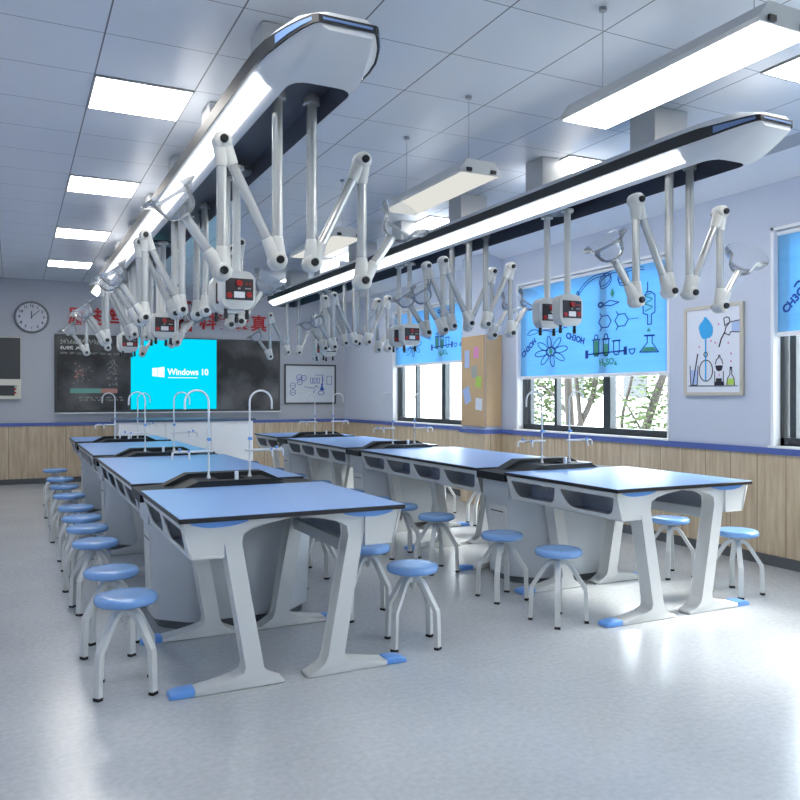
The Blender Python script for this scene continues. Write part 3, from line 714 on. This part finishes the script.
# ------------------------------------------------------------------ back wall
YW = YB
B = lambda p, q, d: (p, YW-d, q)
sb = thing('smart_board', 'wide black board on the back wall with a lit cyan screen in its middle', 'smart board', (2.59, YW, 1.2))
def on(par, name, bm, m, sm=None):
    for v in bm.verts: v.co -= par.location
    return obj(name, bm, m, par, sm)
on(sb, 'frame', box(0.615, 4.565, YW-0.06, YW-0.002, 1.19, 2.52, 0.006), 'boardframe')
lp = on(sb, 'left_blackboard', box(0.65, 1.82, YW-0.066, YW-0.058, 1.225, 2.485), 'board')
rp = on(sb, 'right_blackboard', box(3.36, 4.53, YW-0.066, YW-0.058, 1.225, 2.485), 'board')
scn = on(sb, 'screen', box(1.845, 3.345, YW-0.075, YW-0.058, 1.235, 2.50), 'e_screen')
Fb = lambda p, q, d: (p-2.59, -0.0755-d, q-1.2)
bm = bmesh.new()
for (a, b, c0, c1, d0, d1) in ((2.205, 2.295, 1.735, 1.80, 1.725, 1.805), (2.305, 2.415, 1.724, 1.806, 1.712, 1.82), (2.205, 2.295, 1.81, 1.875, 1.812, 1.885), (2.305, 2.415, 1.814, 1.886, 1.815, 1.90)):
    add_prism(bm, [(a, c0+0.09), (b, c0+0.08), (b, d1+0.09), (a, c1+0.09)], 0, 0.003, Fb)
obj('logo', bm, 'e_logo', scn)
t_ = place(text_bm('Windows 10', 0.155, 0.004, 0.003, align='LEFT'), lambda x, y, z: Fb(2.47+x*0.9, 1.90+y, 0.0015+z)); obj('screen_text', t_, 'e_logo', scn)
bm = bmesh.new(); add_stroke(bm, [(2.48, 1.80), (3.0, 1.80)], 0.012, Fb); obj('screen_underline', bm, 'e_logo', scn)
Fl = lambda p, q, d: (p-2.59, -0.0665-d, q-1.2)
def words(bm, x0, x1, z, h, wmin=0.04, wmax=0.12, gap=0.03):
    """a line of scribbled glyphs too fine to read"""
    x = x0
    while x < x1:
        e = min(x+random.uniform(wmin, wmax), x1)
        while x < e:
            g = h*random.uniform(0.45, 0.7)
            for _ in range(2):
                a = (x+random.uniform(0, g*0.8), z+random.uniform(0, h)); add_stroke(bm, [a, (x+random.uniform(0, g*0.8), z+random.uniform(0, h))], h*0.16, Fl, 0.002)
            add_stroke(bm, [(x, z+h*random.choice((0.05, 0.5, 0.95))), (x+g*0.8, z+h*random.choice((0.05, 0.5, 0.95)))], h*0.16, Fl, 0.002)
            x += g
        x += gap
bm = bmesh.new(); words(bm, 0.70, 1.60, 2.36, 0.085, 0.3, 0.4, 0.06); words(bm, 0.70, 1.74, 2.185, 0.035); words(bm, 1.0, 1.72, 1.43, 0.03); words(bm, 1.0, 1.70, 1.385, 0.03)
obj('board_text', bm, 'chalk', lp)
bm = bmesh.new(); words(bm, 0.70, 1.12, 2.26, 0.06, 0.12, 0.2, 0.04); obj('board_subtitle', bm, 'white', lp)
bm = bmesh.new(); add_prism(bm, [(0.86,1.52),(1.35,1.52),(1.35,1.60),(0.86,1.60)], 0, 0.002, Fl); obj('board_bar', bm, 'teal', lp)
bm = bmesh.new(); add_prism(bm, [(1.35,1.52),(1.62,1.52),(1.62,1.60),(1.35,1.60)], 0, 0.002, Fl)
for _ in range(16): 
    x, z = random.uniform(0.93, 1.06), random.uniform(1.79, 2.06); add_stroke(bm, [(x, z), (x+random.uniform(-.05,.05), z+random.uniform(-.03,.03))], 0.012, Fl)
obj('board_drawing', bm, 'salmon', lp)
bm = bmesh.new()
for _ in range(60):
    if random.random() < 0.5: x, z = random.uniform(0.90, 1.25), random.uniform(1.70, 2.05)
    else: x, z = random.uniform(1.46, 1.62), random.uniform(1.66, 2.10)
    add_stroke(bm, [(x, z), (x+random.uniform(-.035,.035), z+random.uniform(-.035,.035))], 0.008, Fl)
obj('board_sketch', bm, 'chalk', lp)
bm = bmesh.new(); add_box(bm, 0.62-2.59, 4.56-2.59, -0.13, -0.002, -0.03, -0.012); obj('chalk_ledge', bm, 'white', sb)

# red slogan lettering, one object per character
chars = '\u52b1\u5fd7\u7b03\u884c\u79d1\u5b66\u6c42\u771f'
cx_ = [0.98, 1.30, 1.62, 1.93, 3.20, 3.52, 3.84, 4.16]
lbs = ['at the far left end, above the left blackboard', 'second from the left', 'third from the left', 'fourth from the left', 'first of the right-hand four', 'second of the right-hand four', 'third of the right-hand four', 'at the right end, above the right blackboard']
for ch, x, l_ in zip(chars, cx_, lbs):
    t_ = place(text_bm(ch, 0.315, 0.007, 0.02), lambda a, b, c: (a, -0.012-c, b))
    ex = [v.co for v in t_.verts]; mx_ = (min(v.x for v in ex)+max(v.x for v in ex))/2; mz_ = (min(v.z for v in ex)+max(v.z for v in ex))/2
    for v in t_.verts: v.co.x -= mx_; v.co.z -= mz_
    o = obj('wall_character', t_, 'charred'); o.location = (x, YW, 2.845); tag(o, 'red wall lettering character '+l_, 'wall lettering', 'red slogan characters')
em = thing('wall_emblem', 'tall red bracket-shaped emblem in the middle of the red slogan', 'emblem', (2.55, YW, 2.93))
bm = bmesh.new()
Fe = lambda p, q, d: (p, -0.004-d, q)
add_stroke(bm, [(-0.34, 0.24), (-0.34, 0.0)], 0.06, Fe, 0.02)
obj('upright_bar', bm, 'charred', em)
bm = bmesh.new()
add_stroke(bm, [(0.17, 0.13), (0.17, 0.24), (0.33, 0.24), (0.33, 0.10)], 0.05, Fe, 0.02)
obj('corner_bracket', bm, 'charred', em)
bm = bmesh.new()
add_stroke(bm, [(0.23+0.10*math.cos(a), -0.18+0.10*math.sin(a)) for a in [PI*(0.25+1.5*i/12) for i in range(13)]], 0.05, Fe, 0.02)
add_stroke(bm, [(0.34, -0.12), (0.34, -0.27)], 0.045, Fe, 0.02)
obj('lower_curl', bm, 'charred', em)

# clock
ck = thing('wall_clock', 'round grey-rimmed wall clock with a pale dial on the back wall', 'clock', (0.265, YW, 2.79))
RX = Matrix.Rotation(PI/2, 4, 'X')
bm = bmesh.new(); add_lathe(bm, [(0.235, 0.035), (0.243, 0.05), (0.262, 0.045), (0.27, 0.02), (0.27, 0.002), (0.235, 0.002)], 48, RX, cap=False); obj('rim', bm, mat('clock_rim', (0.20, 0.21, 0.24), 0.4), ck, 50)
bm = bmesh.new(); add_lathe(bm, [(0.24, 0.002), (0.24, 0.03)], 48, RX); obj('dial', bm, mat('clock_dial', (0.58, 0.60, 0.66), 0.5), ck, 40)
bm = bmesh.new()
for k in range(1, 13):
    a = PI/2-k*PI/6; t_ = place(text_bm(str(k), 0.062, 0.002, 0.003), lambda x, y, z: (0.185*math.cos(a)+x, -0.0315-z, 0.185*math.sin(a)+y)); me = bpy.data.meshes.new('t'); t_.to_mesh(me); t_.free(); bm.from_mesh(me)
    add_stroke(bm, [(0.222*math.cos(a), 0.222*math.sin(a)), (0.234*math.cos(a), 0.234*math.sin(a))], 0.006, lambda p, q, d: (p, -0.030-d, q))
obj('numerals', bm, 'ink', ck)
for nm, ang, ln, w, d in (('hour_hand', PI/2, 0.10, 0.014, 0.034), ('minute_hand', PI/2-PI/4, 0.165, 0.010, 0.038)):
    bm = bmesh.new(); add_stroke(bm, [(-0.02*math.cos(ang), -0.02*math.sin(ang)), (ln*math.cos(ang), ln*math.sin(ang))], w, lambda p, q, dd: (p, -d-dd, q)); obj(nm, bm, 'ink', ck)

# control cabinet at the left edge
cc = thing('wall_control_box', 'cream wall box with a dark door, cut by the left edge of the photo', 'wall control box', (-0.12, YW, 1.42))
obj('case', box(-0.22, 0.225, -0.09, -0.002, 0, 1.02, 0.006), 'cream', cc)
obj('door', box(-0.205, 0.215, -0.1, -0.088, 0.33, 1.01, 0.003), 'boardframe', cc)
sl = obj('display_slot', box(-0.19, 0.13, -0.096, -0.088, 0.055, 0.225), 'boardframe', cc)
for z in (0.09, 0.15): obj('button', box(0.12, 0.155, -0.104, -0.094, z, z+0.03, 0.003), 'red', cc)
obj('indicator', box(0.125, 0.165, -0.101, -0.088, 0.205, 0.225), 'teal', cc)

# framed whiteboard with a drawn diagram
wb = thing('framed_whiteboard', 'framed whiteboard drawing on the back wall, right of the blackboard', 'whiteboard', (5.19, YW, 1.70))
obj('frame', plate([(-0.53,-0.385),(0.53,-0.385),(0.53,0.385),(-0.53,0.385)], [[(-0.50,-0.355),(0.50,-0.355),(0.50,0.355),(-0.50,0.355)]], 0.03), 'boardframe', wb)
wb.children[0].rotation_euler.x = PI/2; wb.children[0].location.y = -0.018
bd = obj('board', box(-0.51, 0.51, -0.022, -0.003, -0.365, 0.365), mat('whiteboard_white', (0.62, 0.66, 0.70), 0.4), wb)
Fw = lambda p, q, d: (p, -0.022-d, q); bm = bmesh.new()
for x, z in ((-0.36,-0.03),(-0.23,0.13),(-0.14,0.12),(-0.22,0.04),(-0.36,-0.16)):
    add_stroke(bm, circ(x, z, 0.055, 14), 0.010, Fw, closed=True); add_stroke(bm, [(x-0.03, z), (x+0.03, z)], 0.008, Fw)
for x in (0.0, 0.07, 0.14): add_stroke(bm, [(x, 0.02), (x, 0.12), (x+0.045, 0.12), (x+0.045, 0.02)], 0.009, Fw, closed=True)
add_stroke(bm, [(0.34, 0.0), (0.34, 0.16), (0.44, 0.16), (0.44, 0.0)], 0.009, Fw, closed=True); add_stroke(bm, [(0.10, 0.18), (0.28, 0.18)], 0.01, Fw)
add_stroke(bm, [(-0.12, -0.05), (0.06, -0.08), (0.12, -0.02), (0.16, -0.08)], 0.01, Fw); add_stroke(bm, [(0.06, -0.16), (0.10, -0.10)], 0.01, Fw)
add_prism(bm, [(0.19,-0.12),(0.29,-0.12),(0.25,-0.04),(0.26,0.02),(0.22,0.02),(0.22,-0.04)], 0, 0.002, Fw); add_stroke(bm, circ(0.22, -0.17, 0.06, 14, 0.04), 0.01, Fw, closed=True)
add_stroke(bm, [(0.25, 0.04), (0.25, 0.15)], 0.02, Fw)
obj('drawing', bm, 'print', bd)

# ------------------------------------------------------------------ right wall: framed poster, cork boards
po = thing('framed_poster', 'pale-framed laboratory poster with a blue plume, between the two nearest windows', 'poster', (XR, 5.34, 1.90))
fr = obj('frame', plate([(-0.345,-0.425),(0.345,-0.425),(0.345,0.425),(-0.345,0.425)], [[(-0.315,-0.395),(0.315,-0.395),(0.315,0.395),(-0.315,0.395)]], 0.03), 'pframe', po)
fr.rotation_euler = (PI/2, 0, -PI/2); fr.location.x = -0.018
sh = obj('sheet', box(-0.02, -0.004, -0.32, 0.32, -0.40, 0.40), 'paper', po)
Fp = lambda p, q, d: (-0.0205-d, 5.34-5.34+ (5.34-p) - 0.0 if False else p-5.34, q-1.90)
def pic(nm, m, fn):
    b = bmesh.new(); fn(b); obj(nm, b, m, sh)
pic('plume', 'sky', lambda b: (add_prism(b, rounded([(5.43,2.23),(5.37,2.17),(5.335,2.12),(5.34,2.05),(5.37,2.02),(5.46,2.01),(5.49,2.06),(5.51,2.13),(5.48,2.17),(5.46,2.18)], 0.02, 3), 0, 0.002, Fp), add_stroke(b, [(5.423,2.02),(5.423,1.62)], 0.014, Fp)))
def lines(b):
    add_stroke(b, circ(5.42, 1.71, 0.08, 20, 0.10), 0.008, Fp, closed=True); add_stroke(b, circ(5.423, 1.865, 0.022, 10), 0.007, Fp, closed=True)
    add_stroke(b, [(5.52,1.87),(5.58,1.575)], 0.012, Fp); add_stroke(b, [(5.615,1.76),(5.605,1.575),(5.525,1.575),(5.515,1.76)], 0.008, Fp)
    add_stroke(b, [(5.63,1.567),(5.06,1.562)], 0.006, Fp)
    add_stroke(b, [(5.03,2.16),(5.14,2.15),(5.19,2.10),(5.20,2.05),(5.15,2.03),(5.13,2.06),(5.03,2.05)], 0.008, Fp)
    add_stroke(b, [(5.21,2.19),(5.18,2.20),(5.15,2.19),(5.14,2.15),(5.20,2.12)], 0.008, Fp, closed=True)
    add_stroke(b, [(5.20,2.06),(5.24,2.00),(5.265,1.93)], 0.012, Fp)
    add_stroke(b, [(5.308,1.77),(5.295,1.81),(5.27,1.83),(5.27,1.85),(5.255,1.85),(5.255,1.83),(5.235,1.81),(5.222,1.77)], 0.007, Fp)
    add_prism(b, [(5.31,1.755),(5.22,1.755),(5.235,1.71),(5.265,1.70),(5.295,1.71)], 0, 0.002, Fp)
    add_prism(b, [(5.32,1.57),(5.21,1.57),(5.21,1.605),(5.235,1.605),(5.235,1.635),(5.30,1.635),(5.30,1.605),(5.32,1.605)], 0, 0.002, Fp)
    add_stroke(b, [(5.315,1.57),(5.315,1.70)], 0.006, Fp); add_stroke(b, [(5.215,1.57),(5.215,1.70)], 0.006, Fp)
    add_stroke(b, [(5.175,1.57),(5.17,1.63),(5.14,1.67),(5.14,1.71),(5.12,1.71),(5.12,1.67),(5.095,1.63),(5.09,1.57)], 0.007, Fp); add_prism(b, circ(5.13, 1.728, 0.014, 10), 0, 0.002, Fp)
pic('outlines', 'ink', lines)
pic('liquid', 'lime', lambda b: add_prism(b, [(5.172,1.572),(5.093,1.572),(5.098,1.63),(5.168,1.63)], 0, 0.0015, Fp))
pic('sleeve', 'pale', lambda b: (add_prism(b, [(5.03,2.155),(5.12,2.145),(5.12,2.065),(5.03,2.055)], 0, 0.0015, Fp), add_prism(b, [(5.605,1.72),(5.525,1.72),(5.53,1.58),(5.60,1.58)], 0, 0.0015, Fp)))
def dots(b):
    for y, z in ((5.27,2.14),(5.50,1.94),(5.16,1.96),(5.31,1.97),(5.13,1.86),(5.36,1.99),(5.13,1.79)): add_prism(b, circ(y, z, 0.010, 8), 0, 0.0015, Fp)
    add_prism(b, [(5.272,1.655),(5.258,1.655),(5.262,1.685)], 0, 0.0015, Fp)
pic('dots', 'pink', dots)

cb = tag(obj('cork_board', box(5.63, 5.649, 8.925, 9.515, 1.06, 2.29, 0.004), 'cork'), 'cork board with pinned notes facing the aisle on the white pillar', 'cork board')
cb2 = tag(obj('cork_board', box(5.652, 5.90, 8.902, 8.919, 1.06, 2.29, 0.004), 'cork'), 'bare plain cork panel on the near side of the white pillar', 'cork board')
notes = [(9.36, 1.98, 0.12, 0.24, 0.0, 'pale', 'tall pale blue note, upper left'), (9.12, 2.06, 0.13, 0.15, 0.1, 'pink', 'pink note at the upper right'), (9.36, 1.48, 0.17, 0.22, -0.35, 'pale', 'tilted pale blue note low on the left'),
         (9.06, 1.66, 0.14, 0.15, 0.2, 'lime', 'green note at the middle'), (9.17, 1.80, 0.14, 0.16, -0.15, 'chalk', 'grey note at the centre'), (9.05, 1.36, 0.17, 0.16, 0.1, 'paper', 'white note at the bottom')]
for y, z, w, h, a, m_, l_ in notes:
    o = obj('pinned_note', box(-0.002, 0.0, -w/2, w/2, -h/2, h/2), m_); o.location = (5.6305, y, z); o.rotation_euler.x = a
    tag(o, l_+' of the pillar cork board', 'note', 'notes pinned on the cork board')

# teacher's bench in front of the board
tb_ = thing('teacher_bench', "white teacher's bench with a dark blue top edge in front of the board", 'bench', (2.60, 13.25, 0))
obj('body', box(-1.10, 1.10, 0.03, 0.66, 0.0, 1.045, 0.008), 'white', tb_)
obj('bench_top', box(-1.14, 1.14, 0, 0.70, 1.045, 1.085, 0.004), mat('bench_top_slate', (0.10, 0.13, 0.22), 0.35), tb_)
for x in (-0.733, 0.0, 0.733): obj('door', box(x-0.355, x+0.355, 0.012, 0.032, 0.08, 1.03, 0.004), 'white', tb_)

# ------------------------------------------------------------------ outside
struct('exterior_ground', box(6.4, 40, -20, 40, -0.6, -0.5), 'court')
bl = thing('neighbour_building', 'pale building with dark windows seen outside through the windows', 'building', (12.0, 10, -0.5))
obj('facade_wall', box(0, 4, -14, 14, 0, 3.6), 'facade', bl)
bm = bmesh.new()
for z in (0.9, 1.5, 2.1): add_box(bm, -0.01, 0.0, -14, 2.2, z, z+0.02)
obj('facade_joint', bm, 'groove', bl)
for y, z0, z1 in ((-1.05, 1.9, 2.6), (2.95, 1.95, 2.7), (5.0, 1.95, 2.7), (-1.1, 0.9, 1.5), (-4.5, 1.9, 2.6)):
    w_ = obj('window', box(-0.02, 0.0, y-0.35, y+0.35, z0, z1), 'fglass', bl)
def tree(name, label, base, branches, lc, nl, seed):
    rnd = random.Random(seed); t = thing(name, label, 'tree', base, 'trees outside the middle window')
    for k, (pts, r) in enumerate(branches):
        bm = bmesh.new(); P = smooth_pts([(0, y, z) if True else 0 for (y, z) in [(p[0], p[1]) for p in pts]], 4) if False else [Vector((x, y, z)) for x, y, z in pts]
        P = smooth_pts(P, 4); n = len(P); add_tube(bm, P, [r*(1-0.5*i/n) for i in range(n)], 8); obj('trunk' if k == 0 else 'branch', bm, 'bark', t, 60)
    bm = bmesh.new()
    for cx, cy, cz, rad in lc:
        for _ in range(nl):
            v = Vector((rnd.gauss(0, 1), rnd.gauss(0, 1), rnd.gauss(0, 1))); v = v.normalized()*rad*rnd.random()**0.4
            c = Vector((cx, cy, cz))+v; q = Matrix.Rotation(rnd.uniform(0, 6.28), 3, 'Z') @ Matrix.Rotation(rnd.uniform(0, 6.28), 3, 'X'); s = rnd.uniform(0.03, 0.075)
            bm.faces.new([bm.verts.new(c+q @ Vector(p)) for p in ((-s, 0, 0), (0, -s*0.5, 0.01), (s, 0, 0), (0, s*0.5, 0.01))])
    obj('foliage', bm, 'leaf', t)
tree('bare_tree', 'forked bare grey trunk outside, behind the middle window', (9.0, 11.35, -0.5),
     [([(0,0,0),(0,0.02,1.4),(0.02,0.12,2.4),(0,0.2,4.0)], 0.10), ([(0,-0.05,1.2),(0.05,-0.5,1.9),(0,-0.72,2.5),(0,-1.0,3.6)], 0.06), ([(0,0.05,1.6),(0,0.5,2.0),(0,1.0,2.2)], 0.035), ([(0,-0.3,1.3),(-0.1,-0.32,2.0),(0,-0.1,2.6)], 0.05)],
     [(0.1, 1.05, 1.8, 0.5), (0.1, 0.95, 2.2, 0.4), (0.2, 1.1, 1.4, 0.45), (0.1, -0.5, 2.2, 0.35)], 330, 3)
tree('leafy_tree', 'leaning leafy tree outside, right half of the middle window', (9.2, 9.75, -0.5),
     [([(0,0.1,0),(0,0,1.2),(0,-0.3,2.0),(0,-0.55,2.6),(0,-0.8,4.0)], 0.085), ([(0,0.35,0.3),(0,0.5,1.5),(0,0.25,2.3),(0,0.2,3.2)], 0.035), ([(0,-0.05,1.3),(0,0.45,1.9),(0,0.8,2.2)], 0.02)],
     [(0, 0.1, 1.65, 0.45), (0, -0.55, 1.6, 0.5), (0.1, 0.35, 1.3, 0.4), (0.1, -0.2, 2.1, 0.4), (0.1, -0.9, 1.4, 0.4)], 190, 5)

# ------------------------------------------------------------------ light and camera
wld = bpy.data.worlds.new('daylight'); SC.world = wld; wld.use_nodes = True
bg = wld.node_tree.nodes['Background']; bg.inputs[0].default_value = (0.86, 0.93, 1.0, 1); bg.inputs[1].default_value = 4.4
sun = bpy.data.lights.new('sun', 'SUN'); sun.energy = 3.2; sun.angle = math.radians(14); sun.color = (1.0, 0.96, 0.90)
so = bpy.data.objects.new('sun', sun); C.objects.link(so)
el = math.radians(38); az = math.radians(-8)
so.rotation_euler = Vector((-math.cos(el)*math.cos(az), -math.cos(el)*math.sin(az), -math.sin(el))).to_track_quat('-Z', 'Y').to_euler(); so.location = (12, 3, 9)

cam = bpy.data.cameras.new('camera'); cam.sensor_width = 36; cam.sensor_fit = 'HORIZONTAL'; cam.lens = 786/800*36; cam.shift_y = -4/800; cam.clip_start = 0.05
co = bpy.data.objects.new('camera', cam); C.objects.link(co); co.location = (0, 0, 1.47)
co.rotation_euler = (PI/2, 0, -math.atan2(386, 786)); SC.camera = co
vs = SC.view_settings; vs.view_transform = 'Standard'; vs.look = 'None'; vs.exposure = 1.5; vs.gamma = 1.0; vs.use_curve_mapping = False
SC.cycles.max_bounces = 10; SC.cycles.transparent_max_bounces = 24; SC.cycles.diffuse_bounces = 5
SC.cycles.caustics_reflective = False; SC.cycles.caustics_refractive = False
SC.cycles.use_denoising = True
SC.cycles.sample_clamp_indirect = 6.0
